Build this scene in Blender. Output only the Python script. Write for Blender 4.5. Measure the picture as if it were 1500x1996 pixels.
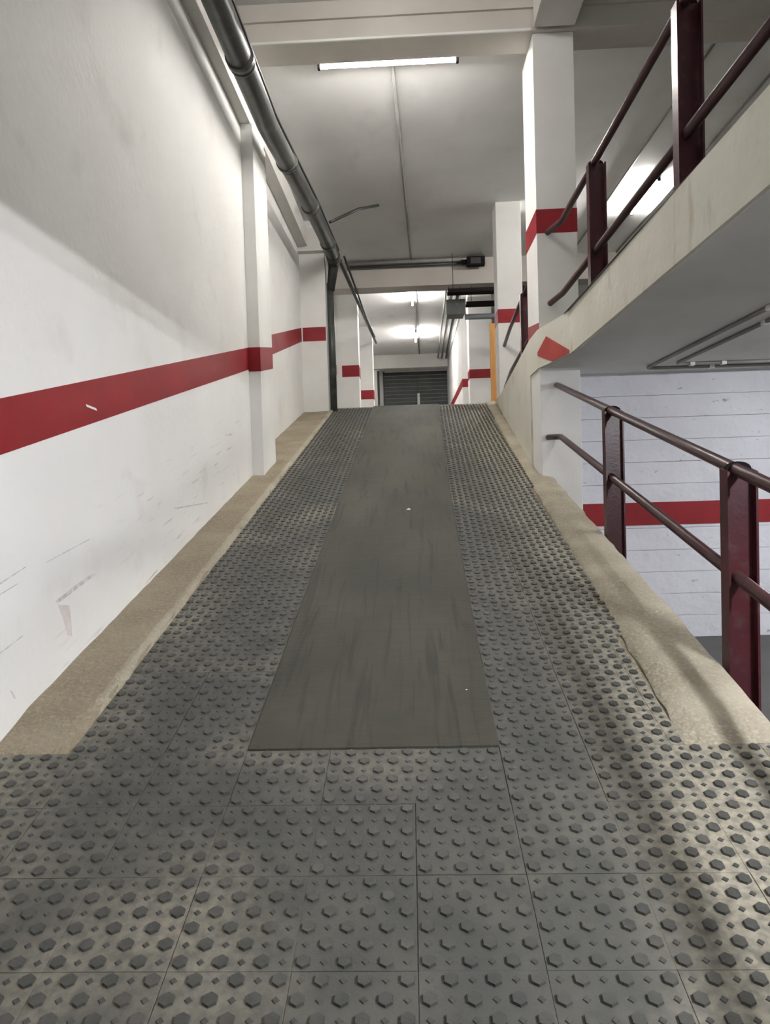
import bpy, bmesh, math, random
from mathutils import Vector, Matrix
random.seed(7)
sc = bpy.context.scene
for o in list(bpy.data.objects):
    bpy.data.objects.remove(o, do_unlink=True)
COL = sc.collection

# ------------------------------------------------------------------ camera
EYE = 1.43                       # eye height above the lower floor (m)
YAW, PITCH, ROLL, FPX = 0.0387, -0.0324, -0.0300, 1400.0
fw = Vector((-math.sin(YAW) * math.cos(PITCH), math.cos(YAW) * math.cos(PITCH), math.sin(PITCH)))
rt = Vector((math.cos(YAW), math.sin(YAW), 0.0))
up = rt.cross(fw)
rt2 = math.cos(ROLL) * rt + math.sin(ROLL) * up
up2 = -math.sin(ROLL) * rt + math.cos(ROLL) * up
cd = bpy.data.cameras.new('camera')
cam = bpy.data.objects.new('camera', cd)
COL.objects.link(cam)
m = Matrix((rt2, up2, -fw)).transposed().to_4x4()
m.translation = Vector((0, 0, EYE))
cam.matrix_world = m
cd.sensor_fit = 'VERTICAL'
cd.sensor_height = 24.0
cd.lens = FPX / 1996.0 * 24.0
cd.clip_start = 0.02
cd.clip_end = 100
sc.camera = cam

# ------------------------------------------------------------------ world, exposure
w = bpy.data.worlds.new('world')
sc.world = w
w.use_nodes = True
w.node_tree.nodes['Background'].inputs[0].default_value = (0.5, 0.5, 0.5, 1)
w.node_tree.nodes['Background'].inputs[1].default_value = 0.05
sc.view_settings.view_transform = 'Standard'
sc.view_settings.look = 'None'
sc.view_settings.gamma = 1.0
sc.view_settings.use_curve_mapping = False
sc.view_settings.exposure = 2.9
LAMP = dict(main=52.0, near=15.5, lower=185.0, lower_fill=90.0, side=105.0, far=38.0)      # radiance of the tubes

# ------------------------------------------------------------------ geometry constants
SL = 0.2385                      # ramp slope (rise per metre)
ANG = math.atan(SL)
CREST = 11.53
def rz(y): return -0.01 + SL * y
SLAB_T, SLAB_B, CEIL = 2.74, 2.415, 5.53
def lerp(a, b, t): return a + (b - a) * t
def xr(y):                       # outer edge of the ramp on the railing side
    return 1.205 if y < 6.2 else lerp(1.10, 1.36, (y - 6.2) / (CREST - 6.2))
def sh(y):                       # drift of the tile band on the railing side
    return 0.0 if y < 2.364 else 0.2 * ((y - 2.364) / 9.14) ** 1.5
def xi(y):                       # inner edge of the kerb on the railing side
    if y < 6.3: return lerp(0.872, 1.0, (y - 2.37) / 3.93)
    return lerp(1.0, 1.2, (y - 6.3) / 5.2)

# ------------------------------------------------------------------ materials
MATS = {}
def mat(name, c1, c2=None, scale=2.0, rough=0.75, bump=0.15, bscale=60.0, metal=0.0, stretch=(1, 1, 1),
        emit=None, c3=None, scale3=8.0, t3=(0.55, 0.7), stretch3=(1, 1, 1), spec=0.3, detail=5.0, bdist=0.004, t1=(0.35, 0.65)):
    mt = bpy.data.materials.new(name)
    mt.use_nodes = True
    nt = mt.node_tree
    N, L = nt.nodes, nt.links
    b = N['Principled BSDF']
    b.inputs['Roughness'].default_value = rough
    b.inputs['Metallic'].default_value = metal
    b.inputs['Specular IOR Level'].default_value = spec
    b.inputs['Base Color'].default_value = (*c1, 1)
    MATS[name] = mt
    if emit:
        b.inputs['Emission Color'].default_value = (*emit[0], 1)
        b.inputs['Emission Strength'].default_value = emit[1]
        return mt
    geo = N.new('ShaderNodeNewGeometry')
    def noise(sc_, st, det=detail):
        mp = N.new('ShaderNodeMapping')
        mp.inputs['Scale'].default_value = st
        L.new(geo.outputs['Position'], mp.inputs['Vector'])
        n = N.new('ShaderNodeTexNoise')
        n.inputs['Scale'].default_value = sc_
        n.inputs['Detail'].default_value = det
        L.new(mp.outputs[0], n.inputs['Vector'])
        return n.outputs['Fac']
    def ramp(src, a, b_):
        r = N.new('ShaderNodeMapRange')
        r.inputs['From Min'].default_value = a
        r.inputs['From Max'].default_value = b_
        L.new(src, r.inputs['Value'])
        return r.outputs[0]
    def mix(fac, a, b_):
        x = N.new('ShaderNodeMix')
        x.data_type = 'RGBA'
        L.new(fac, x.inputs[0])
        for s, v in ((x.inputs[6], a), (x.inputs[7], b_)):
            if isinstance(v, tuple): s.default_value = (*v, 1)
            else: L.new(v, s)
        return x.outputs[2]
    col = None
    if c2:
        col = mix(ramp(noise(scale, stretch), *t1), c1, c2)
    if c3:
        col = mix(ramp(noise(scale3, stretch3), *t3), col if col else c1, c3)
    if col:
        L.new(col, b.inputs['Base Color'])
    if bump:
        bp = N.new('ShaderNodeBump')
        bp.inputs['Strength'].default_value = bump
        bp.inputs['Distance'].default_value = bdist
        L.new(noise(bscale, stretch if bscale < 0 else (1, 1, 1), 4.0), bp.inputs['Height'])
        L.new(bp.outputs[0], b.inputs['Normal'])
    mt['_h'] = 1
    return mt

mat('wall_paint', (0.84, 0.84, 0.82), (0.78, 0.77, 0.75), 0.9, 0.8, 0.35, 25, c3=(0.70, 0.68, 0.64), scale3=2.2, t3=(0.6, 0.8), bdist=0.006)
mat('column_paint', (0.83, 0.83, 0.81), (0.77, 0.76, 0.74), 2.0, 0.75, 0.25, 40)
mat('ceiling_paint', (0.76, 0.76, 0.75), (0.66, 0.65, 0.64), 0.8, 0.85, 0.2, 30, c3=(0.58, 0.56, 0.54), scale3=3.0, t3=(0.6, 0.85), stretch3=(1, 0.5, 1))
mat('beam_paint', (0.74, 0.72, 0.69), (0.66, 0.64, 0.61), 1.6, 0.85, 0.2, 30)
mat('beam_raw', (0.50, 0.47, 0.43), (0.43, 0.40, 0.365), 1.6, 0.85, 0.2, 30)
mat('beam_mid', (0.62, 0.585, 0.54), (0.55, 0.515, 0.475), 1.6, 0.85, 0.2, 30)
mat('red_paint', (0.285, 0.014, 0.02), (0.235, 0.010, 0.016), 3.0, 0.5, 0.2, 40)
mat('pale_red_paint', (0.45, 0.07, 0.06), (0.38, 0.05, 0.045), 4.0, 0.6, 0.2, 40)
mat('block_paint', (0.74, 0.745, 0.80), (0.68, 0.685, 0.74), 2.5, 0.6, 0.8, 14, c3=(0.36, 0.36, 0.38), scale3=16.0, t3=(0.69, 0.76), bdist=0.012, stretch3=(0.7, 1, 1.3))
mat('slab_paint', (0.68, 0.665, 0.59), (0.60, 0.585, 0.51), 1.5, 0.85, 0.5, 18, c3=(0.42, 0.38, 0.29), scale3=5.0, t3=(0.6, 0.75), stretch3=(1, 1, 0.35), bdist=0.01)
mat('soffit_paint', (0.66, 0.66, 0.64), (0.58, 0.58, 0.56), 1.2, 0.85, 0.25, 25)
mat('floor_concrete', (0.10, 0.10, 0.095), (0.075, 0.075, 0.07), 1.2, 0.6, 0.3, 40)
mat('kerb_concrete', (0.30, 0.255, 0.185), (0.23, 0.19, 0.132), 3.0, 0.9, 1.0, 45, c3=(0.34, 0.305, 0.23), scale3=60.0, t3=(0.5, 0.75), bdist=0.010)
mat('kerb_pale', (0.40, 0.36, 0.28), (0.30, 0.265, 0.20), 3.0, 0.9, 1.0, 45, c3=(0.46, 0.42, 0.335), scale3=80.0, t3=(0.5, 0.75), bdist=0.010)
mat('rail_paint', (0.068, 0.009, 0.014), (0.050, 0.010, 0.016), 5.0, 0.32, 0.2, 60, spec=0.5, c3=(0.075, 0.035, 0.038), scale3=14, t3=(0.55, 0.75))
mat('tube_rail_paint', (0.072, 0.034, 0.034), (0.055, 0.018, 0.021), 5.0, 0.35, 0.2, 60, spec=0.5)
mat('pipe_grey', (0.070, 0.075, 0.071), (0.040, 0.044, 0.041), 2.5, 0.35, 0.25, 30, spec=0.5, c3=(0.12, 0.116, 0.105), scale3=6, t3=(0.55, 0.75))
mat('pipe_dark', (0.045, 0.045, 0.045), (0.03, 0.03, 0.03), 3.0, 0.45, 0.1, 40, spec=0.5)
mat('conduit_grey', (0.27, 0.26, 0.25), (0.2, 0.2, 0.19), 3.0, 0.5, 0.1, 40)
mat('pipe_galvanised', (0.36, 0.40, 0.43), (0.28, 0.31, 0.34), 3.0, 0.4, 0.1, 40, metal=0.4)
mat('lamp_white', (0.8, 0.8, 0.8), rough=0.5, bump=0)
mat('wood_orange', (0.48, 0.25, 0.08), (0.40, 0.19, 0.055), 3.0, 0.6, 0.2, 30, stretch=(6, 6, 0.6))
mat('gate_metal', (0.085, 0.09, 0.085), (0.065, 0.07, 0.065), 3.0, 0.5, 0.1, 40)
mat('dark_plastic', (0.012, 0.010, 0.010), rough=0.8, bump=0, spec=0.1)
mat('scuff_grey', (0.50, 0.49, 0.48), (0.76, 0.75, 0.74), 30.0, 0.8, 0.1, 40)
mat('scuff_pink', (0.64, 0.57, 0.54), (0.72, 0.68, 0.66), 15.0, 0.8, 0.1, 40)
mat('scrap_white', (0.8, 0.78, 0.74), rough=0.8, bump=0)
for k, s in LAMP.items():
    mat('glow_' + k, (1, 1, 1), emit=((1.0, 0.97, 0.92) if k not in ('lower', 'lower_fill') else (0.96, 0.97, 1.0), s))

# rubber tile: moulded rubber with dust packed between the studs; dust lies in patches, more along the open edge
def tile_materials():
    for nm, dusty in (('tile_rubber', True), ('tile_stud', False)):
        mt = bpy.data.materials.new(nm); mt.use_nodes = True; MATS[nm] = mt
        N, L = mt.node_tree.nodes, mt.node_tree.links
        b = N['Principled BSDF']
        geo = N.new('ShaderNodeNewGeometry')
        sep = N.new('ShaderNodeSeparateXYZ'); L.new(geo.outputs['Position'], sep.inputs[0])
        def noise(s, det=4.0, st=(1, 1, 1)):
            mp = N.new('ShaderNodeMapping'); mp.inputs['Scale'].default_value = st
            L.new(geo.outputs['Position'], mp.inputs['Vector'])
            n = N.new('ShaderNodeTexNoise'); n.inputs['Scale'].default_value = s; n.inputs['Detail'].default_value = det
            L.new(mp.outputs[0], n.inputs['Vector']); return n.outputs['Fac']
        def mr(v, a, c, d=0.0, e=1.0):
            r = N.new('ShaderNodeMapRange')
            for i, q in zip(('From Min', 'From Max', 'To Min', 'To Max'), (a, c, d, e)): r.inputs[i].default_value = q
            L.new(v, r.inputs['Value']); return r.outputs[0]
        def math_(op, a, c):
            x = N.new('ShaderNodeMath'); x.operation = op; x.use_clamp = True
            for i, q in enumerate((a, c)):
                if isinstance(q, float): x.inputs[i].default_value = q
                else: L.new(q, x.inputs[i])
            return x.outputs[0]
        def mix(f, a, c):
            x = N.new('ShaderNodeMix'); x.data_type = 'RGBA'; L.new(f, x.inputs[0])
            for s, v in ((x.inputs[6], a), (x.inputs[7], c)):
                if isinstance(v, tuple): s.default_value = (*v, 1)
                else: L.new(v, s)
            return x.outputs[2]
        base = mix(mr(noise(5.0), 0.35, 0.65), (0.064, 0.0645, 0.058), (0.088, 0.087, 0.077)) if dusty else \
            mix(mr(noise(7.0), 0.35, 0.65), (0.048, 0.049, 0.045), (0.066, 0.0655, 0.059))
        if dusty:
            edge = math_('ADD', mr(sep.outputs['X'], 0.45, 0.95), mr(sep.outputs['X'], -1.0, -1.4, 0.0, 0.7))
            patch = mr(noise(1.6, 5.0), 0.50, 0.72)
            fine = mr(noise(38.0, 4.0), 0.35, 0.65, 0.35, 1.0)
            dust = math_('MULTIPLY', math_('ADD', math_('MULTIPLY', edge, 1.0), math_('MULTIPLY', patch, 0.6)), fine)
            colr = mix(dust, base, (0.33, 0.30, 0.235))
        else:
            dust = math_('MULTIPLY', mr(noise(9.0, 5.0), 0.5, 0.75), 0.35)
            colr = mix(dust, base, (0.15, 0.14, 0.118))
        L.new(colr, b.inputs['Base Color'])
        b.inputs['Roughness'].default_value = 0.62 if dusty else 0.5
        b.inputs['Specular IOR Level'].default_value = 0.35
        bp = N.new('ShaderNodeBump'); bp.inputs['Strength'].default_value = 0.35; bp.inputs['Distance'].default_value = 0.003
        L.new(noise(110.0, 3.0), bp.inputs['Height']); L.new(bp.outputs[0], b.inputs['Normal'])
tile_materials()

# worn concrete strip: long streaks along the ramp and fine brushed lines across it
def strip_material():
    mt = bpy.data.materials.new('strip_concrete'); mt.use_nodes = True; MATS['strip_concrete'] = mt
    N, L = mt.node_tree.nodes, mt.node_tree.links
    b = N['Principled BSDF']; geo = N.new('ShaderNodeNewGeometry')
    def noise(s, st, det=5.0, dist=0.0):
        mp = N.new('ShaderNodeMapping'); mp.inputs['Scale'].default_value = st
        L.new(geo.outputs['Position'], mp.inputs['Vector'])
        n = N.new('ShaderNodeTexNoise'); n.inputs['Scale'].default_value = s; n.inputs['Detail'].default_value = det
        n.inputs['Distortion'].default_value = dist
        L.new(mp.outputs[0], n.inputs['Vector']); return n.outputs['Fac']
    def mr(v, a, c, d=0.0, e=1.0):
        r = N.new('ShaderNodeMapRange')
        for i, q in zip(('From Min', 'From Max', 'To Min', 'To Max'), (a, c, d, e)): r.inputs[i].default_value = q
        L.new(v, r.inputs['Value']); return r.outputs[0]
    def mix(f, a, c):
        x = N.new('ShaderNodeMix'); x.data_type = 'RGBA'; L.new(f, x.inputs[0])
        for s, v in ((x.inputs[6], a), (x.inputs[7], c)):
            if isinstance(v, tuple): s.default_value = (*v, 1)
            else: L.new(v, s)
        return x.outputs[2]
    c = mix(mr(noise(2.0, (1, 0.5, 1)), 0.35, 0.65), (0.046, 0.0455, 0.035), (0.072, 0.068, 0.053))
    c = mix(mr(noise(9.0, (2.6, 0.16, 0.16), 6.0, 0.8), 0.53, 0.66, 0.0, 0.62), c, (0.026, 0.025, 0.020))
    c = mix(mr(noise(30.0, (0.15, 1, 1), 3.0), 0.45, 0.7, 0.0, 0.4), c, (0.050, 0.048, 0.040))
    L.new(c, b.inputs['Base Color'])
    b.inputs['Roughness'].default_value = 0.7
    b.inputs['Specular IOR Level'].default_value = 0.3
    bp = N.new('ShaderNodeBump'); bp.inputs['Strength'].default_value = 0.6; bp.inputs['Distance'].default_value = 0.004
    L.new(noise(40.0, (0.3, 1, 1), 4.0), bp.inputs['Height']); L.new(bp.outputs[0], b.inputs['Normal'])
strip_material()

# the long wall by the ramp: tyre and bumper scuffs run along the ramp, low on the wall
def scuffed_wall():
    mt = MATS['wall_paint'].copy(); mt.name = 'scuffed_wall'; MATS['scuffed_wall'] = mt
    N, L = mt.node_tree.nodes, mt.node_tree.links
    b = N['Principled BSDF']
    src = b.inputs['Base Color'].links[0].from_socket
    geo = N.new('ShaderNodeNewGeometry')
    sep = N.new('ShaderNodeSeparateXYZ'); L.new(geo.outputs['Position'], sep.inputs[0])
    def M2(op, a, c):
        x = N.new('ShaderNodeMath'); x.operation = op
        for i, q in enumerate((a, c)):
            if isinstance(q, float): x.inputs[i].default_value = q
            else: L.new(q, x.inputs[i])
        return x.outputs[0]
    h = M2('SUBTRACT', sep.outputs['Z'], M2('MULTIPLY', sep.outputs['Y'], SL))
    cmb = N.new('ShaderNodeCombineXYZ')
    L.new(M2('MULTIPLY', sep.outputs['Y'], 2.0), cmb.inputs[0]); L.new(M2('MULTIPLY', h, 26.0), cmb.inputs[1])
    n = N.new('ShaderNodeTexNoise'); n.inputs['Scale'].default_value = 1.6; n.inputs['Detail'].default_value = 6.0
    L.new(cmb.outputs[0], n.inputs['Vector'])
    r = N.new('ShaderNodeMapRange'); r.inputs['From Min'].default_value = 0.60; r.inputs['From Max'].default_value = 0.72
    L.new(n.outputs['Fac'], r.inputs['Value'])
    band = N.new('ShaderNodeMapRange'); band.interpolation_type = 'SMOOTHSTEP'
    band.inputs['From Min'].default_value = 0.75; band.inputs['From Max'].default_value = 0.45
    L.new(h, band.inputs['Value'])
    n2 = N.new('ShaderNodeTexNoise'); n2.inputs['Scale'].default_value = 1.3; L.new(geo.outputs['Position'], n2.inputs['Vector'])
    r2 = N.new('ShaderNodeMapRange'); r2.inputs['From Min'].default_value = 0.42; r2.inputs['From Max'].default_value = 0.6
    L.new(n2.outputs['Fac'], r2.inputs['Value'])
    f = M2('MULTIPLY', M2('MULTIPLY', M2('MULTIPLY', r.outputs[0], band.outputs[0]), r2.outputs[0]), 0.8)
    x = N.new('ShaderNodeMix'); x.data_type = 'RGBA'; L.new(f, x.inputs[0]); L.new(src, x.inputs[6])
    x.inputs[7].default_value = (0.33, 0.33, 0.33, 1)
    L.new(x.outputs[2], b.inputs['Base Color'])
scuffed_wall()

# ------------------------------------------------------------------ helpers
def link(name, me, material=None, parent=None, label=None, cat=None, group=None, kind=None):
    o = bpy.data.objects.new(name, me)
    COL.objects.link(o)
    if material and me is not None: me.materials.append(MATS[material])
    if parent: o.parent = parent
    tag(o, label, cat, group, kind)
    return o
def tag(o, label=None, cat=None, group=None, kind=None):
    for k, v in (('label', label), ('category', cat), ('group', group), ('kind', kind)):
        if v: o[k] = v
def empty(name, loc=(0, 0, 0), **k):
    o = bpy.data.objects.new(name, None)
    COL.objects.link(o); o.location = loc
    tag(o, **k)
    return o
def bm_mesh(bm, name='m'):
    bmesh.ops.recalc_face_normals(bm, faces=bm.faces)
    me = bpy.data.meshes.new(name); bm.to_mesh(me); bm.free()
    return me
def add_box(bm, x0, x1, y0, y1, z0, z1):
    v = [bm.verts.new(p) for p in ((x0, y0, z0), (x1, y0, z0), (x1, y1, z0), (x0, y1, z0), (x0, y0, z1), (x1, y0, z1), (x1, y1, z1), (x0, y1, z1))]
    for f in ((3, 2, 1, 0), (4, 5, 6, 7), (0, 1, 5, 4), (1, 2, 6, 5), (2, 3, 7, 6), (3, 0, 4, 7)):
        bm.faces.new([v[i] for i in f])
    return v
def box(name, x0, x1, y0, y1, z0, z1, material, bevel=0.0, **k):
    bm = bmesh.new(); add_box(bm, x0, x1, y0, y1, z0, z1)
    if bevel: bmesh.ops.bevel(bm, geom=bm.edges[:], offset=bevel, segments=2, affect='EDGES', profile=0.6)
    return link(name, bm_mesh(bm, name), material, **k)
def prism(name, pts, axis, a, b, material, bevel=0.0, **k):
    """pts: outline in the plane normal to axis; extruded from a to b along it. axis X: (y,z), Y: (x,z), Z: (x,y)"""
    def P(p, q): return {'X': (q, p[0], p[1]), 'Y': (p[0], q, p[1]), 'Z': (p[0], p[1], q)}[axis]
    bm = bmesh.new()
    A = [bm.verts.new(P(p, a)) for p in pts]; B = [bm.verts.new(P(p, b)) for p in pts]
    bm.faces.new(A); bm.faces.new(B[::-1])
    n = len(pts)
    for i in range(n): bm.faces.new((A[i], B[i], B[(i + 1) % n], A[(i + 1) % n]))
    if bevel: bmesh.ops.bevel(bm, geom=bm.edges[:], offset=bevel, segments=1, affect='EDGES')
    return link(name, bm_mesh(bm, name), material, **k)
def add_tube(bm, pts, r, seg=14, cap=True):
    pts = [Vector(p) for p in pts]
    rings = []
    for i, p in enumerate(pts):
        d = ((pts[i] - pts[i - 1]).normalized() if i else Vector()) + ((pts[i + 1] - pts[i]).normalized() if i < len(pts) - 1 else Vector())
        d.normalize()
        u = d.cross(Vector((0, 0, 1)))
        if u.length < 1e-3: u = Vector((1, 0, 0))
        u.normalize(); v = d.cross(u)
        rr = r[i] if isinstance(r, (list, tuple)) else r
        k = 1.0
        if 0 < i < len(pts) - 1:
            k = 1.0
        rings.append([bm.verts.new(p + (u * math.cos(t) + v * math.sin(t)) * rr * k) for t in (2 * math.pi * j / seg for j in range(seg))])
    for a, b in zip(rings, rings[1:]):
        for j in range(seg):
            f = bm.faces.new((a[j], a[(j + 1) % seg], b[(j + 1) % seg], b[j])); f.smooth = True
    if cap: bm.faces.new(rings[0][::-1]); bm.faces.new(rings[-1])
def tube(name, pts, r, material, seg=14, **k):
    bm = bmesh.new(); add_tube(bm, pts, r, seg)
    return link(name, bm_mesh(bm, name), material, **k)
def bend(pts, rad=0.06, n=5):
    """round the corners of a polyline"""
    pts = [Vector(p) for p in pts]; out = [pts[0]]
    for a, b, c in zip(pts, pts[1:], pts[2:]):
        p = b + (a - b).normalized() * rad; q = b + (c - b).normalized() * rad
        for i in range(n + 1):
            t = i / n
            out.append((1 - t) ** 2 * p + 2 * t * (1 - t) * b + t * t * q)
    out.append(pts[-1]); return out

# ================================================================== SETTING
S = dict(kind='structure')
R_ = 1.43    # heights below are written as (height over the eye) + R_

# --- lower floor
floor = prism('floor', [(-1.9, -5.2), (7.2, -5.2), (7.2, 6.85), (-1.9, 6.85)], 'Z', -0.2, 0.0, 'floor_concrete', label='dark grey concrete floor of the lower parking level', **S)

# --- ramp body
def ramp_mesh():
    bm = bmesh.new()
    ol = [(-1.47, 0.042), (1.205, 0.042), (1.205, 6.19), (1.10, 6.2), (1.36, CREST), (-1.62, CREST), (-1.62, 7.2), (-1.47, 7.2)]
    top = [bm.verts.new((x, y, rz(y))) for x, y in ol]
    bot = [bm.verts.new((x, y, -0.02)) for x, y in ol]
    bm.faces.new(top); bm.faces.new(bot[::-1])
    for i in range(len(ol)):
        j = (i + 1) % len(ol); bm.faces.new((top[i], bot[i], bot[j], top[j]))
    return bm_mesh(bm, 'ramp')
ramp = link('ramp_floor', ramp_mesh(), 'kerb_concrete', label='steep concrete vehicle ramp climbing between the white wall and the railing', **S)

# --- centre strip of bare concrete
def strip_mesh():
    bm = bmesh.new()
    ys = [2.364 + i * (CREST - 2.364) / 24 for i in range(25)]
    rows = []
    for y in ys:
        a, b_ = -0.577, 0.263 + sh(y)
        rows.append([bm.verts.new((x, y, rz(y) + z)) for x, z in ((a, 0.001), (a, 0.014), (a + 0.004, 0.017), (b_ - 0.004, 0.017), (b_, 0.014), (b_, 0.001))])
    for p, q in zip(rows, rows[1:]):
        for i in range(5): bm.faces.new((p[i], p[i + 1], q[i + 1], q[i]))
    bm.faces.new(rows[0]); bm.faces.new(rows[-1][::-1])
    return bm_mesh(bm, 'strip')
link('concrete_strip', strip_mesh(), 'strip_concrete', parent=ramp, label='worn dark concrete strip with long streaks up the middle')

# --- kerbs
def kerb_mesh(inner, outer, prof, y0, y1, n=60, seed=1):
    rnd = random.Random(seed); bm = bmesh.new(); rows = []
    for i in range(n + 1):
        y = lerp(y0, y1, i / n)
        a, b_ = inner(y), outer(y)
        k = min(1.0, i / 3.0)
        rows.append([bm.verts.new((lerp(a, b_, t) + (rnd.uniform(-.006, .006) if 0 < j < len(prof) - 1 or j == 0 else 0), y + ((-0.05 * (j / 5.0) ** 2 + 0.03 * rnd.random()) if i == 0 else 0),
                                   rz(y) + (z + rnd.uniform(-.003, .003)) * k + 0.002)) for j, (t, z) in enumerate(prof)])
    for p, q in zip(rows, rows[1:]):
        for i in range(len(prof) - 1):
            f = bm.faces.new((p[i], p[i + 1], q[i + 1], q[i])); f.smooth = True
    return bm_mesh(bm, 'kerb')
def xl_wall(y): return -1.47 if y < 6.6 else (-1.36 if y < 7.2 else -1.62)
k1 = link('kerb', kerb_mesh(lambda y: -1.184, xl_wall, [(0, 0.004), (0.03, 0.024), (0.25, 0.03), (0.6, 0.022), (0.93, 0.02), (1.0, 0.024)], 2.36, CREST, 100, 3), 'kerb_concrete',
     parent=ramp, label='sandy concrete kerb along the foot of the white wall')
k2 = link('kerb', kerb_mesh(xi, lambda y: xr(y) - 0.001, [(0, 0.004), (0.06, 0.022), (0.3, 0.03), (0.7, 0.034), (0.94, 0.028), (1.0, 0.004)], 2.30, CREST, 100, 5), 'kerb_pale',
     parent=ramp, label='sandy concrete kerb along the railing side of the ramp')

link('kerb_lip', kerb_mesh(lambda y: -1.182, lambda y: -1.235, [(0, 0.006), (0.2, 0.030), (0.6, 0.034), (1.0, 0.026)], 2.42, CREST, 100, 8), 'kerb_pale', parent=ramp, label='pale worn lip of the kerb next to the rubber tiles')
# --- rubber tiles
T = 0.28; CELL = T / 6; PIT = T * math.cos(ANG)
def tile_mesh(nx):
    bm = bmesh.new(); g = 0.0004; h = 0.010
    wdt = CELL * nx
    # slab with softly bevelled rim
    x0, x1, y0, y1, e = g, wdt - g, g, T - g, 0.0007
    lo = [bm.verts.new(p) for p in ((x0, y0, 0.001), (x1, y0, 0.001), (x1, y1, 0.001), (x0, y1, 0.001))]
    mi = [bm.verts.new(p) for p in ((x0, y0, h - e), (x1, y0, h - e), (x1, y1, h - e), (x0, y1, h - e))]
    hi = [bm.verts.new(p) for p in ((x0 + e, y0 + e, h), (x1 - e, y0 + e, h), (x1 - e, y1 - e, h), (x0 + e, y1 - e, h))]
    for i in range(4):
        j = (i + 1) % 4
        bm.faces.new((lo[i], lo[j], mi[j], mi[i])); bm.faces.new((mi[i], mi[j], hi[j], hi[i]))
    bm.faces.new(hi)
    for i in range(nx):
        for j in range(6):
            cx, cy = (i + .5) * CELL, (j + .5) * CELL
            if (i + j) % 2 == 0: n, r, hh, off, ins = 6, 0.0185, 0.0062, math.pi / 6, 0.90
            else: n, r, hh, off, ins = 4, 0.0095, 0.0025, 0.0, 0.8
            a = [bm.verts.new((cx + r * math.cos(off + 2 * math.pi * k / n), cy + r * math.sin(off + 2 * math.pi * k / n), h)) for k in range(n)]
            b_ = [bm.verts.new((cx + r * ins * math.cos(off + 2 * math.pi * k / n), cy + r * ins * math.sin(off + 2 * math.pi * k / n), h + hh)) for k in range(n)]
            for k in range(n):
                f = bm.faces.new((a[k], a[(k + 1) % n], b_[(k + 1) % n], b_[k])); f.material_index = 1
            f = bm.faces.new(b_); f.material_index = 1
    me = bpy.data.meshes.new('rubber_tile'); bm.to_mesh(me); bm.free()
    me.materials.append(MATS['tile_rubber']); me.materials.append(MATS['tile_stud'])
    return me
TM = {n: tile_mesh(n) for n in range(1, 7)}
def tile(x, y, n=6):
    o = bpy.data.objects.new('rubber_tile', TM[n]); COL.objects.link(o); o.parent = ramp
    o.location = (x + random.uniform(-.0008, .0008), y, rz(y) + 0.0005 + random.uniform(0, .0012)); o.rotation_euler = (ANG, 0, random.uniform(-.0015, .0015))
for i in range(-7, 0):                                  # full-width rows at the foot
    y = 2.364 + i * PIT
    tile(-1.464, y, 1)
    for k in range(9): tile(-1.417 + k * T, y)
    tile(-1.417 + 9 * T, y, 2)
nrow = int((CREST - 2.364) / PIT)
for i in range(nrow):
    y = 2.364 + i * PIT; ym = y + PIT / 2
    tile(-0.577 - 2 * T - CELL, y, 1)
    for k in (1, 2): tile(-0.577 - k * T, y)
    s = 0.263 + sh(ym)
    for k in (0, 1): tile(s + k * T, y)
    n = max(1, min(6, round((xi(ym) - s - 2 * T) / CELL)))
    tile(s + 2 * T, y, n)

# --- walls beside the ramp
wl = prism('wall_left', [(-5.2, -0.2), (6.6, -0.2), (6.6, CEIL), (-5.2, CEIL)], 'X', -1.75, -1.47, 'scuffed_wall', label='long white plastered wall beside the ramp with a red stripe', **S)
def stripe_x(x, out, pts, parent, m_='red_paint', name='painted_stripe'):
    """painted band on a wall that faces along X; pts are (y,z)"""
    return prism(name, pts, 'X', x, x + out, m_, parent=parent)
def stripe_y(y, out, x0, x1, z0, z1, parent, m_='red_paint'):
    return box('painted_stripe', x0, x1, y + min(0, out), y + max(0, out), z0, z1, m_, parent=parent)
stripe_x(-1.47, 0.002, [(-5.0, rz(-5) + 1.0), (6.6, rz(6.6) + 1.0), (6.6, rz(6.6) + 1.2), (-5.0, rz(-5) + 1.2)], wl)
for q in ([(2.871, 1.01), (2.892, 0.999), (3.063, 1.034), (3.25, 1.074), (3.229, 1.084), (3.041, 1.05)],
          [(2.486, 1.137), (2.486, 1.131), (2.659, 1.173), (2.659, 1.177)], [(2.483, 1.098), (2.482, 1.093), (2.601, 1.118), (2.601, 1.121)], [(2.466, 0.892), (2.465, 0.887), (2.619, 0.919), (2.616, 0.923)],
          [(4.387, 1.352), (4.405, 1.342), (5.114, 1.364), (5.103, 1.371)], [(2.812, 1.179), (2.819, 1.174), (3.207, 1.239), (3.203, 1.243)], [(2.518, 0.744), (2.543, 0.724), (2.548, 0.703), (2.536, 0.711)]):
    prism('scuff_mark', q, 'X', -1.4702, -1.4695, 'scuff_grey', parent=wl)
prism('scuff_mark', [(2.891, 0.994), (2.987, 0.975), (3.0, 0.90), (2.998, 0.841), (2.962, 0.852), (2.93, 0.93)], 'X', -1.4702, -1.4695, 'scuff_pink', parent=wl)
prism('paint_chip', [(3.22, 1.854), (3.325, 1.847), (3.335, 1.836), (3.229, 1.843)], 'X', -1.469, -1.4665, 'scrap_white', parent=wl)
pil = box('pilaster_column', -1.62, -1.36, 6.6, 7.2, -0.1, 4.79, 'column_paint', 0.004, label='white pilaster on the long wall under the grey drain pipe', **S)
stripe_y(6.6, -0.002, -1.468, -1.358, rz(6.6) + 0.98, rz(6.6) + 1.2, pil)
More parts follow.
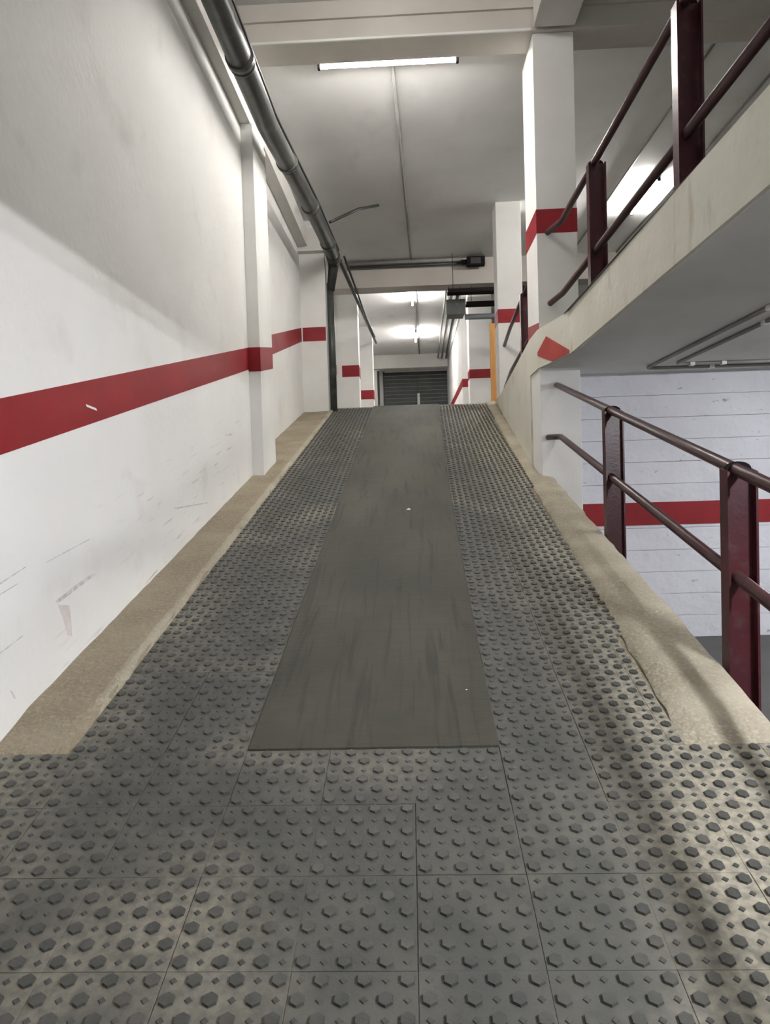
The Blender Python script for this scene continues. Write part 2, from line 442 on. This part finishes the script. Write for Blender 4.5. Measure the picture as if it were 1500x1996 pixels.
stripe_x(-1.36, 0.002, [(6.598, rz(6.6) + 0.98), (7.2, rz(7.2) + 0.96), (7.2, rz(7.2) + 1.17), (6.598, rz(6.6) + 1.2)], pil)
wr_ = prism('wall_left_recess', [(7.2, -0.2), (11.0, -0.2), (11.0, CEIL), (7.2, CEIL)], 'X', -1.9, -1.62, 'wall_paint', label='recessed white wall panel between the two pilasters', **S)
stripe_x(-1.62, 0.002, [(7.2, rz(7.2) + 1.0), (11.0, rz(11) + 1.10), (11.0, rz(11) + 1.31), (7.2, rz(7.2) + 1.25)], wr_)
pil2 = box('pilaster_column', -1.9, -1.235, 11.0, 11.45, 0.5, CEIL, 'column_paint', 0.004, label='white pilaster at the top of the ramp behind the dark downpipe', **S)
stripe_y(11.0, -0.002, -1.6, -1.245, rz(11) + 1.10, rz(11) + 1.31, pil2)
wf = prism('wall_left_upper', [(11.45, 2.4), (23.3, 2.4), (23.3, CEIL), (11.45, CEIL)], 'X', -1.75, -1.45, 'wall_paint', label='white wall along the corridor beyond the ramp', **S)
stripe_x(-1.45, 0.002, [(11.45, 3.74), (23.1, 3.74), (23.1, 3.94), (11.45, 3.94)], wf)
box('beam', -1.6, -1.375, -5.0, 7.2, 4.79, CEIL - .002, 'beam_paint', 0.006, label='white downstand beam along the head of the long wall', **S)
box('beam', -1.62, -1.47, 7.2, 10.9, 5.11, 5.38, 'beam_paint', 0.006, label='white ledge beam over the recessed wall panel', **S)
box('beam', -1.62, -1.20, 10.88, 11.5, 5.04, 5.38, 'beam_paint', 0.006, label='stubby beam end capping the pilaster at the ramp top', **S)
for y, x0, x1, lb in ((14.5, -1.46, -1.0, 'white pilaster in the corridor just past the downpipe'), (18.2, -1.46, -0.9, 'white pilaster in the corridor next to the roller gate')):
    p = box('pilaster_column', x0, x1, y, y + 0.4, SLAB_T, CEIL, 'column_paint', 0.004, label=lb, **S)
    stripe_y(y, -0.003, x0 + 0.12, x1, 3.70, 3.93, p)
    stripe_x(x1, 0.003, [(y, 3.70), (y + 0.4, 3.70), (y + 0.4, 3.93), (y, 3.93)], p)
box('pilaster_column', -1.1, -0.93, 22.4, 22.75, SLAB_T, 5.2, 'column_paint', 0.004, label='slim white post beside the roller gate', **S)

# --- upper slab with its exposed edge
slab_ol = [(1.23, -5.2), (7.2, -5.2), (7.2, 23.6), (-1.75, 23.6), (-1.75, CREST + .002), (1.37, CREST + .002), (1.10, 6.6), (1.10, 6.2), (1.23, 5.55)]
slab = prism('upper_floor_slab', slab_ol, 'Z', SLAB_B, SLAB_T, 'slab_paint', label='cream painted edge of the upper floor slab above the lower level', **S)
# soffit skin: same slab, grey paint underneath
prism('soffit_panel', [(1.245, -5.1), (7.1, -5.1), (7.1, 6.6), (1.45, 6.6), (1.45, 6.2), (1.125, 6.2), (1.25, 5.55)], 'Z', SLAB_B - 0.004, SLAB_B, 'soffit_paint', parent=slab, label='grey painted underside')
# upper floor finish
prism('floor_surface', [(1.3, -5.1), (7.1, -5.1), (7.1, 23.5), (-1.44, 23.5), (-1.44, CREST + .01), (1.42, CREST + .01), (1.2, 6.6)], 'Z', SLAB_T, SLAB_T + 0.003, 'floor_concrete', parent=slab)
def uvp(u, z): return (lerp(1.23, 1.10, u) - 0.003, lerp(5.55, 6.2, u) - 0.001, z + R_)
def patch():
    bm = bmesh.new()
    q = [(1.0, 1.09), (1.0, 1.12), (.70, 1.215), (0.02, 1.015), (0.02, .99), (.52, .988)]
    A = [bm.verts.new(uvp(*p)) for p in q]; B = [bm.verts.new(Vector(uvp(*p)) + Vector((0.01, 0.002, 0))) for p in q]
    bm.faces.new(A); bm.faces.new(B[::-1])
    for i in range(len(q)): bm.faces.new((A[i], A[(i + 1) % len(q)], B[(i + 1) % len(q)], B[i]))
    return bm_mesh(bm, 'patch')
link('painted_stripe', patch(), 'pale_red_paint', parent=slab, label='faded red paint patch on the slab edge')
# wall under the slab where the ramp climbs past it
prism('wall_right', [(1.10, 6.62), (1.36, CREST), (1.62, CREST), (1.42, 6.62)], 'Z', 0.0, SLAB_B, 'slab_paint', label='cream retaining wall between the ramp and the upper slab', **S)

# --- columns on the railing side
c1 = box('column', 1.115, 1.455, 6.2, 6.75, 0.0, 5.21, 'column_paint', 0.005, label='tall white column with two red bands where the slab edge meets the ramp', **S)
stripe_y(6.2, -0.002, 1.113, 1.457, 3.55, 3.75, c1)
stripe_x(1.115, -0.002, [(6.2, 3.55), (6.75, 3.55), (6.75, 3.75), (6.2, 3.75)], c1)
stripe_x(1.115, -0.002, [(6.2, 2.56), (6.75, 2.66), (6.75, 2.88), (6.2, 2.80)], c1)
stripe_y(6.2, -0.002, 1.113, 1.457, 0.985, 1.19, c1)
c2 = box('column', 1.32, 1.68, 10.6, 11.0, SLAB_T, CEIL, 'column_paint', 0.005, label='slimmer white column with a red band at the top of the ramp', **S)
stripe_y(10.6, -0.002, 1.318, 1.682, 3.79, 3.99, c2)
stripe_x(1.32, -0.002, [(10.6, 3.79), (11.0, 3.79), (11.0, 3.99), (10.6, 3.99)], c2)
c3 = box('column', 1.28, 1.77, 15.3, 15.75, SLAB_T, CEIL, 'column_paint', 0.005, label='white column with a red band behind the orange board', **S)
stripe_y(15.3, -0.003, 1.278, 1.77, 3.70, 3.89, c3)
stripe_x(1.28, -0.003, [(15.3, 3.70), (15.75, 3.70), (15.75, 3.89), (15.3, 3.89)], c3)
wfr = prism('wall_right_upper', [(16.6, SLAB_T), (23.3, SLAB_T), (23.3, CEIL), (16.6, CEIL)], 'X', 1.22, 1.5, 'wall_paint', label='white corridor wall ending at the roller gate', **S)
stripe_x(1.22, -0.003, [(16.6, 3.70), (23.1, 3.70), (23.1, 3.89), (16.6, 3.89)], wfr)
stripe_y(16.6, -0.003, 1.22, 1.5, 3.70, 3.89, wfr)

# --- lower back wall: painted courses
wb = box('wall_far_lower', 1.3, 7.2, 6.63, 6.85, 0.0, SLAB_B, 'block_paint', label='white painted block wall with a red stripe at the end of the lower level', **S)
H = 0.2
for i in range(12):
    z0 = i * H; z1 = min(z0 + H, SLAB_B - 0.005)
    d = random.uniform(-0.004, 0.004)
    x = 1.456; n = 0
    box('block_course', 1.456, 7.1, 6.6 + d, 6.632, z0 + 0.0012, z1 - 0.0012, 'block_paint', 0.003, parent=wb)
box('block_course', 1.456, 7.1, 6.6, 6.632, 2.4, SLAB_B - .004, 'block_paint', parent=wb)
stripe_y(6.5965, -0.004, 1.456, 7.1, 1.03, 1.235, wb)

# --- outer shell, out of view
box('wall_rear', -1.9, 7.4, -5.4, -5.2, -0.2, CEIL, 'wall_paint', label='white wall closing the garage behind the ramp foot', **S)
box('wall_right_outer', 7.2, 7.4, -5.4, 23.6, -0.2, CEIL, 'wall_paint', label='white outer wall of both parking levels', **S)
box('wall_far_upper', 1.5, 7.2, 18.0, 18.2, SLAB_T, CEIL, 'wall_paint', label='white wall at the far end of the upper level', **S)
ceiling = box('ceiling', -1.9, 7.4, -5.4, 23.6, CEIL, CEIL + 0.25, 'ceiling_paint', label='grey painted concrete ceiling over the ramp and upper level', **S)

# --- ceiling beams
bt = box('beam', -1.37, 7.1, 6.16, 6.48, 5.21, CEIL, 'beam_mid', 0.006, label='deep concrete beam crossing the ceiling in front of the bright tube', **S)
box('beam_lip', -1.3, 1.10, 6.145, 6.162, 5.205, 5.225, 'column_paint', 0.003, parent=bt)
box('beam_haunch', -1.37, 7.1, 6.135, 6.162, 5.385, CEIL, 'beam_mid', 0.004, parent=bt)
box('beam', 1.115, 1.455, -5.0, 6.13, 5.215, CEIL, 'beam_paint', 0.006, label='beam running over the tall column towards the ramp foot', **S)
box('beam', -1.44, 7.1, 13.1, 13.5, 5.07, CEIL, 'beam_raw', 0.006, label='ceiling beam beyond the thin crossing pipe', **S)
box('beam', -1.44, 1.2, 22.2, 22.5, 5.12, CEIL, 'beam_paint', 0.006, label='ceiling beam in front of the roller gate', **S)

# --- far wall and gate
box('wall_far', -1.75, -0.82, 23.2, 23.5, SLAB_T, CEIL, 'wall_paint', label='white wall strip beside the roller gate', **S)
box('wall_far_lintel', -0.82, 1.4, 23.2, 23.5, 5.18, CEIL, 'beam_paint', label='concrete lintel over the roller gate', **S)
gate = empty('roller_gate', (0.27, 23.2, SLAB_T), label='dark grey slatted roller gate closing the far end of the corridor', cat='gate')
def gp(o):
    o.parent = gate; o.matrix_parent_inverse = Matrix.Translation((-0.27, -23.2, -SLAB_T)); return o
for i in range(20):
    z = SLAB_T + 0.02 + i * 0.12
    gp(box('slat', -0.815, 1.36, 23.19 + (i % 2) * 0.004, 23.23, z, z + 0.112, 'gate_metal', 0.006))
for x in (-0.83, 1.34):
    gp(box('guide_rail', x, x + 0.05, 23.15, 23.24, SLAB_T, 5.17, 'pipe_dark', 0.004))
gp(box('lock_bar', 0.26, 0.30, 23.15, 23.19, 2.95, 4.9, 'pipe_dark', 0.004))
gp(box('pull_handle', 0.25, 0.33, 23.12, 23.16, 3.95, 4.45, 'lamp_white', 0.01))

# ================================================================== THINGS
# --- fluorescent battens
def batten(loc, along, glow, label, drop=0.06, length=1.2, group=None):
    """loc: middle of the tube; along 'X' or 'Y'"""
    r = empty('fluorescent_lamp', loc, label=label, cat='lamp', group=group)
    if along == 'Y': r.rotation_euler = (0, 0, math.pi / 2)
    h = length / 2
    box('housing', -h - 0.02, h + 0.02, -0.03, 0.03, drop - 0.035, drop, 'lamp_white', 0.004, parent=r)
    for s in (-1, 1):
        box('lamp_holder', s * h - 0.012 if s > 0 else -h - 0.014, s * h + 0.014 if s > 0 else -h + 0.012, -0.022, 0.022, -0.022, drop - 0.03, 'dark_plastic', 0.003, parent=r)
    tube('tube', [(-h + 0.01, 0, 0), (h - 0.01, 0, 0)], 0.016, 'glow_' + glow, 10, parent=r)
    return r
mb = batten((-0.11, 6.68, 5.302), 'X', 'main', 'bright fluorescent tube behind the deep ceiling beam over the ramp', 0.068, 1.26)
box('reflector', -0.62, 0.62, -0.07, 0.07, 0.020, 0.030, 'lamp_white', 0.002, parent=mb)
for q in (-0.4, 0.4): box('mounting_spacer', q - 0.03, q + 0.03, -0.02, 0.02, 0.068, CEIL - 5.302, 'lamp_white', 0.003, parent=mb)
batten((-0.1, 4.5, 5.43), 'X', 'near', 'fluorescent tube on the ceiling over the foot of the ramp', 0.098)
batten((-0.1, -2.2, 5.47), 'X', 'near', 'fluorescent tube on the ceiling behind the foot of the ramp', 0.058)
batten((0.12, 15.2, 5.40), 'Y', 'far', 'fluorescent tube end-on past the far ceiling beam', 0.128)
batten((0.21, 19.1, 5.40), 'Y', 'far', 'deepest fluorescent tube before the roller gate', 0.128)
batten((3.42, 10.5, 5.46), 'Y', 'side', 'fluorescent tube on the upper level seen through the railing', 0.068)
batten((3.42, 2.0, 5.46), 'Y', 'near', 'fluorescent tube on the upper level near the ramp foot', 0.068)
batten((2.4, 0.5, 2.374), 'Y', 'lower', 'fluorescent tube under the slab beside the ramp foot', 0.0365)
batten((4.3, 4.4, 2.374), 'Y', 'lower_fill', 'unseen fluorescent tube added under the slab to brighten the lower wall', 0.0365)  # unseen extra lamp, added to brighten the lower back wall

# --- railings
def post_mesh(h, cut=0.0):
    """steel I-section, flanges to the sides, web facing along the ramp; foot sheared to the slope"""
    W, D, tf, tw = 0.058, 0.036, 0.009, 0.008
    ol = [(-W, -D), (-W + tf, -D), (-W + tf, -tw / 2), (W - tf, -tw / 2), (W - tf, -D), (W, -D), (W, D), (W - tf, D), (W - tf, tw / 2), (-W + tf, tw / 2), (-W + tf, D), (-W, D)]
    bm = bmesh.new()
    A = [bm.verts.new((x, y, cut * y - 0.01)) for x, y in ol]
    B = [bm.verts.new((x, y, h + cut * y)) for x, y in ol]
    bm.faces.new(A[::-1]); bm.faces.new(B)
    for i in range(12): bm.faces.new((A[i], A[(i + 1) % 12], B[(i + 1) % 12], B[i]))
    return bm_mesh(bm, 'post')
def cap_mesh():
    """rounded saddle plate behind the hand rail"""
    bm = bmesh.new(); n = 10
    pts = [(-0.056, 0.0)] + [(-0.05 * math.cos(math.pi * i / n), 0.002 + 0.030 * math.sin(math.pi * i / n)) for i in range(n + 1)] + [(0.056, 0.0)]
    A = [bm.verts.new((x, -0.004, z)) for x, z in pts]; B = [bm.verts.new((x, 0.014, z)) for x, z in pts]
    bm.faces.new(A); bm.faces.new(B[::-1])
    for i in range(len(pts)): bm.faces.new((A[i], A[(i + 1) % len(pts)], B[(i + 1) % len(pts)], B[i]))
    return bm_mesh(bm, 'cap')
def railing(name, label, posts, base, rails, h, slope):
    r = empty(name, (posts[0][0], posts[0][1], base(posts[0][1])), label=label, cat='railing')
    inv = Matrix.Translation(-r.location)
    pm = post_mesh(h, slope); cm = cap_mesh()
    pm.materials.append(MATS['rail_paint']); cm.materials.append(MATS['dark_plastic'])
    for x, y in posts:
        p = bpy.data.objects.new('post', pm); COL.objects.link(p); p.parent = r; p.matrix_parent_inverse = inv; p.location = (x, y, base(y))
        c = bpy.data.objects.new('post_cap', cm); COL.objects.link(c); c.parent = p; c.location = (0, 0.004, h)
    for pts in rails:
        o = tube('rail', pts, 0.0245, 'tube_rail_paint', 16, parent=r); o.matrix_parent_inverse = inv
    return r
def rr(x, y, h): return (x, y, rz(y) + h)
def kz(y): return rz(y) + 0.03
railing('ramp_railing', 'maroon steel railing following the slope of the ramp', [(1.268, 2.845), (1.268, 4.57), (1.268, 1.12)], lambda y: rz(y) - 0.16,
        [[rr(1.262, 0.3, .792), rr(1.255, 6.19, .80)],
         bend([rr(1.262, 0.3, .372), rr(1.25, 6.06, .385), (1.17, 6.19, rz(6.06) + .39)], 0.04)], 0.955, SL)
def lz(y): return SLAB_T
ZT, ZM = 2.15 + R_, 1.565 + R_
railing('landing_railing', 'maroon steel railing on the edge of the upper slab before the tall column', [(1.297, 3.36), (1.297, 4.96), (1.297, 1.76), (1.297, 0.16)], lz,
        [[(1.29, -1.5, ZT), (1.285, 6.02, ZT), (1.20, 6.19, ZT - 0.03)], [(1.29, -1.5, ZM), (1.285, 6.02, ZM), (1.21, 6.19, ZM - 0.04)]], 0.83, 0.0)
railing('landing_railing', 'short maroon railing between the tall column and the slimmer column', [(1.335, 8.25)], lz,
        [[(1.26, 6.76, ZT), (1.40, 9.9, ZT), (1.40, 10.59, ZT - 0.12)], [(1.26, 6.76, ZM), (1.40, 9.9, ZM), (1.40, 10.59, ZM - 0.14)]], 0.83, 0.0)

# --- big drain pipe on the long wall
dp = empty('drain_pipe', (-1.2, 5.0, 4.72), label='fat grey drain pipe slung along the head of the long wall', cat='pipe')
inv = Matrix.Translation(-dp.location)
PP = [(-1.215, 1.0, 3.27), (-1.21, 4.85, 3.286), (-1.195, 6.5, 3.27), (-1.125, 8.8, 3.44), (-1.075, 10.9, 3.52)]
PP = [(x, y, z + R_) for x, y, z in PP]
def pipe_at(y):
    for a, b_ in zip(PP, PP[1:]):
        if a[1] <= y <= b_[1]:
            t = (y - a[1]) / (b_[1] - a[1]); return tuple(lerp(a[i], b_[i], t) for i in range(3))
fine = [pipe_at(1.0 + 9.89 * i / 40) for i in range(41)]
o = tube('pipe', fine, 0.095, 'pipe_grey', 24, parent=dp); o.matrix_parent_inverse = inv
for y in (2.6, 4.05, 5.45, 7.3, 8.7, 10.2):
    a, b_ = pipe_at(y), pipe_at(y + 0.07)
    o = tube('collar', [a, b_], 0.108, 'pipe_grey', 24, parent=dp); o.matrix_parent_inverse = inv
    o = tube('hanger_strap', [pipe_at(y + 0.10), pipe_at(y + 0.125)], 0.101, 'pipe_dark', 24, parent=dp); o.matrix_parent_inverse = inv
    c = pipe_at(y + 0.11)

o = tube('elbow', bend([pipe_at(10.75), (-1.10, 11.12, 4.93), (-1.165, 11.14, 4.5)], 0.12), [0.1] + [0.1 - 0.005 * i for i in range(6)] + [0.058], 'pipe_dark', 20, parent=dp); o.matrix_parent_inverse = inv
tube('black_cable', [(p[0] + 0.078, p[1], p[2] + 0.085) for p in fine], 0.012, 'pipe_dark', 8, label='thin black cable clipped along the top of the drain pipe', cat='cable')
o = tube('downpipe', [(-1.172, 11.14, 4.62), (-1.172, 11.14, 2.63)], 0.053, 'pipe_grey', 18, parent=dp, label='dark grey vertical downpipe'); o.matrix_parent_inverse = inv
tube('service_pipe', [(-1.02, 11.25, 3.56 + R_), (-0.9, 15.0, 3.60 + R_), (-0.81, 18.4, 3.72 + R_)], 0.032, 'pipe_grey', 12, label='thinner grey pipe running on from the drain pipe down the corridor', cat='pipe')
tube('service_pipe', [(-0.95, 11.25, 3.62 + R_), (-0.86, 15.0, 3.60 + R_), (-0.79, 17.4, 3.66 + R_)], 0.018, 'pipe_dark', 10, label='slim black pipe beside the thinner grey corridor pipe', cat='pipe')
tube('stub_conduit', [(-0.98, 9.55, 3.53 + R_), (-0.62, 10.0, 3.86 + R_), (-0.37, 10.45, CEIL - 0.03)], 0.020, 'pipe_dark', 10, label='short dark conduit slanting from the drain pipe to the ceiling', cat='conduit')
# --- conduit down the middle of the ceiling, and the crossing pipe with its junction box
tube('ceiling_conduit', [(-0.09, 6.49, CEIL - 0.016), (0.1, 13.09, CEIL - 0.016)], 0.016, 'conduit_grey', 10, label='thin grey conduit along the middle of the ceiling over the ramp', cat='conduit')
tube('ceiling_conduit', [(0.16, 13.52, CEIL - 0.016), (0.34, 22.1, CEIL - 0.016)], 0.016, 'conduit_grey', 10, label='thin grey conduit on the corridor ceiling past the far beam', cat='conduit')
tube('crossing_pipe', [(-1.05, 12.98, CEIL - 0.06), (1.0, 12.98, CEIL - 0.06)], 0.03, 'conduit_grey', 14, label='thin pipe crossing under the ceiling at the top of the ramp', cat='pipe')
tube('crossing_pipe', [(-1.05, 13.02, CEIL - 0.115), (1.075, 13.02, CEIL - 0.115)], 0.024, 'pipe_dark', 12, label='dark pipe just below the pale crossing pipe', cat='pipe')
jb = empty('junction_box', (1.2, 12.95, CEIL - 0.06), label='black junction box at the end of the crossing pipes', cat='box')
box('box_body', -0.12, 0.2, -0.08, 0.06, -0.14, 0.02, 'dark_plastic', 0.015, parent=jb)
box('box_cover', -0.06, 0.12, -0.10, -0.075, -0.12, -0.01, 'pipe_dark', 0.01, parent=jb)
tube('cable_gland', [(-0.2, 0, -0.06), (-0.11, 0, -0.06)], 0.045, 'dark_plastic', 12, parent=jb)

# --- ducts at the head of the corridor
for z0, z1, x0, yt, zh, lb in ((3.39, 3.46, 0.72, 12.8, CEIL, 'upper black cable tray ending over the corridor'), (3.27, 3.325, 1.07, 13.2, 5.07, 'lower black cable tray ending over the corridor')):
    r = empty('cable_tray', (x0, yt, z0 + R_), label=lb, cat='tray')
    box('tray_bed', 0, 2.2, -0.1, 0.12, 0, 0.012, 'dark_plastic', 0.002, parent=r)
    for q in (0.1, 1.4): tube('hanger_rod', [(q, 0.01, 0.005), (q, 0.01, zh - z0 - R_ - 0.001)], 0.006, 'pipe_dark', 8, parent=r)
    for s in (-0.1, 0.108): box('tray_side', 0, 2.2, s, s + 0.012, 0.004, z1 - z0, 'dark_plastic', 0.002, parent=r)
d = empty('duct_box', (0.87, 13.0, 3.1 + R_), label='grey sheet metal duct box under the cable trays', cat='duct')
box('duct_body', -0.15, 0.16, 0.05, 0.45, 0.0, 0.24, 'conduit_grey', 0.01, parent=d)
box('duct_flange', -0.165, 0.175, 0.03, 0.06, -0.015, 0.255, 'pipe_grey', 0.005, parent=d)
for q in (-0.1, 0.1): tube('hanger_rod', [(q, 0.25, 0.23), (q, 0.25, 5.07 - 3.1 - R_ - 0.001)], 0.006, 'pipe_dark', 8, parent=d)
tube('galvanised_pipe', [(1.05, 13.2, 3.07 + R_), (3.2, 13.2, 3.07 + R_)], 0.05, 'pipe_galvanised', 14, label='shiny galvanised pipe leaving the duct box behind the slimmer column', cat='pipe')
for i, (x, r, m_) in enumerate(((0.78, 0.022, 'conduit_grey'), (0.90, 0.03, 'conduit_grey'), (1.03, 0.035, 'pipe_dark'))):
    tube('corridor_pipe', [(x, 13.5, CEIL - 0.16), (x + 0.12, 22.1, CEIL - 0.16)], r, m_, 10, label=('pale slim pipe', 'pale thicker pipe', 'dark pipe nearest the white wall')[i] + ' under the corridor ceiling on the column side', cat='pipe')
tube('corner_pipe', [(-0.93, 21.9, SLAB_T + .003), (-0.93, 21.9, 5.0)], 0.035, 'pipe_dark', 10, label='dark vertical pipe in front of the slim white gate post', cat='pipe')

# --- orange board beside the slimmer column
wbd = empty('wooden_board', (1.6, 12.0, SLAB_T + 0.003), label='orange wooden board standing behind the slimmer column', cat='board')
box('board', -0.25, 0.5, 0, 0.03, 0, 1.36, 'wood_orange', 0.004, parent=wbd)
box('batten_strip', -0.25, -0.19, -0.018, 0, 0.02, 1.34, 'wood_orange', 0.003, parent=wbd)

# --- conduits under the slab
SO = SLAB_B - 0.004 - 0.014
def soff(pts, lb):
    r = empty('soffit_conduit', pts[0], label=lb, cat='conduit'); iv = Matrix.Translation(-Vector(pts[0]))
    o = tube('conduit', bend(pts, 0.07), 0.014, 'conduit_grey', 10, parent=r); o.matrix_parent_inverse = iv
    return r, iv
r1, i1 = soff([(2.09, 1.8, SO), (2.04, 6.30, SO), (6.9, 6.42, SO)], 'outer grey conduit turning the corner under the slab')
r2, i2 = soff([(2.23, 1.8, SO), (2.225, 6.12, SO), (6.9, 6.22, SO)], 'inner grey conduit turning the corner under the slab')
for r, iv, pts in ((r1, i1, ((2.065, 4.2), (2.6, 6.315), (4.0, 6.35))), (r2, i2, ((2.228, 4.6), (2.36, 6.125), (2.62, 6.13), (3.9, 6.155)))):
    for x, y in pts:
        o = box('clip', x - 0.02, x + 0.02, y - 0.024, y + 0.024, SO - 0.017, SO + 0.012, 'lamp_white', 0.004, parent=r); o.matrix_parent_inverse = iv
# --- conduits on the upper ceiling past the railing
for x, lb in ((2.95, 'dark conduit on the upper ceiling just inside the tube lamp'), (3.75, 'dark conduit on the upper ceiling just outside the tube lamp')):
    tube('ceiling_conduit', [(x, 6.5, CEIL - 0.014), (x, 13.08, CEIL - 0.014)], 0.014, 'conduit_grey', 8, label=lb, cat='conduit')

# --- litter on the strip
def scrap(x, y, s, lb):
    bm = bmesh.new(); n = 7
    ring = [bm.verts.new((s * (0.7 + 0.4 * random.random()) * math.cos(2 * math.pi * i / n), 0.6 * s * math.sin(2 * math.pi * i / n), 0.0)) for i in range(n)]
    t = bm.verts.new((0, 0, s * 0.5))
    for i in range(n): bm.faces.new((ring[i], ring[(i + 1) % n], t))
    bm.faces.new(ring[::-1])
    o = link('paper_scrap', bm_mesh(bm, 'scrap'), 'scrap_white', label=lb, cat='litter')
    o.location = (x, y, rz(y) + 0.018); o.rotation_euler = (ANG, 0, 0.4)
scrap(0.185, 2.72, 0.006, 'tiny white crumb near the lower corner of the concrete strip')
scrap(-0.03, 5.3, 0.022, 'small white paper scrap halfway up the concrete strip')
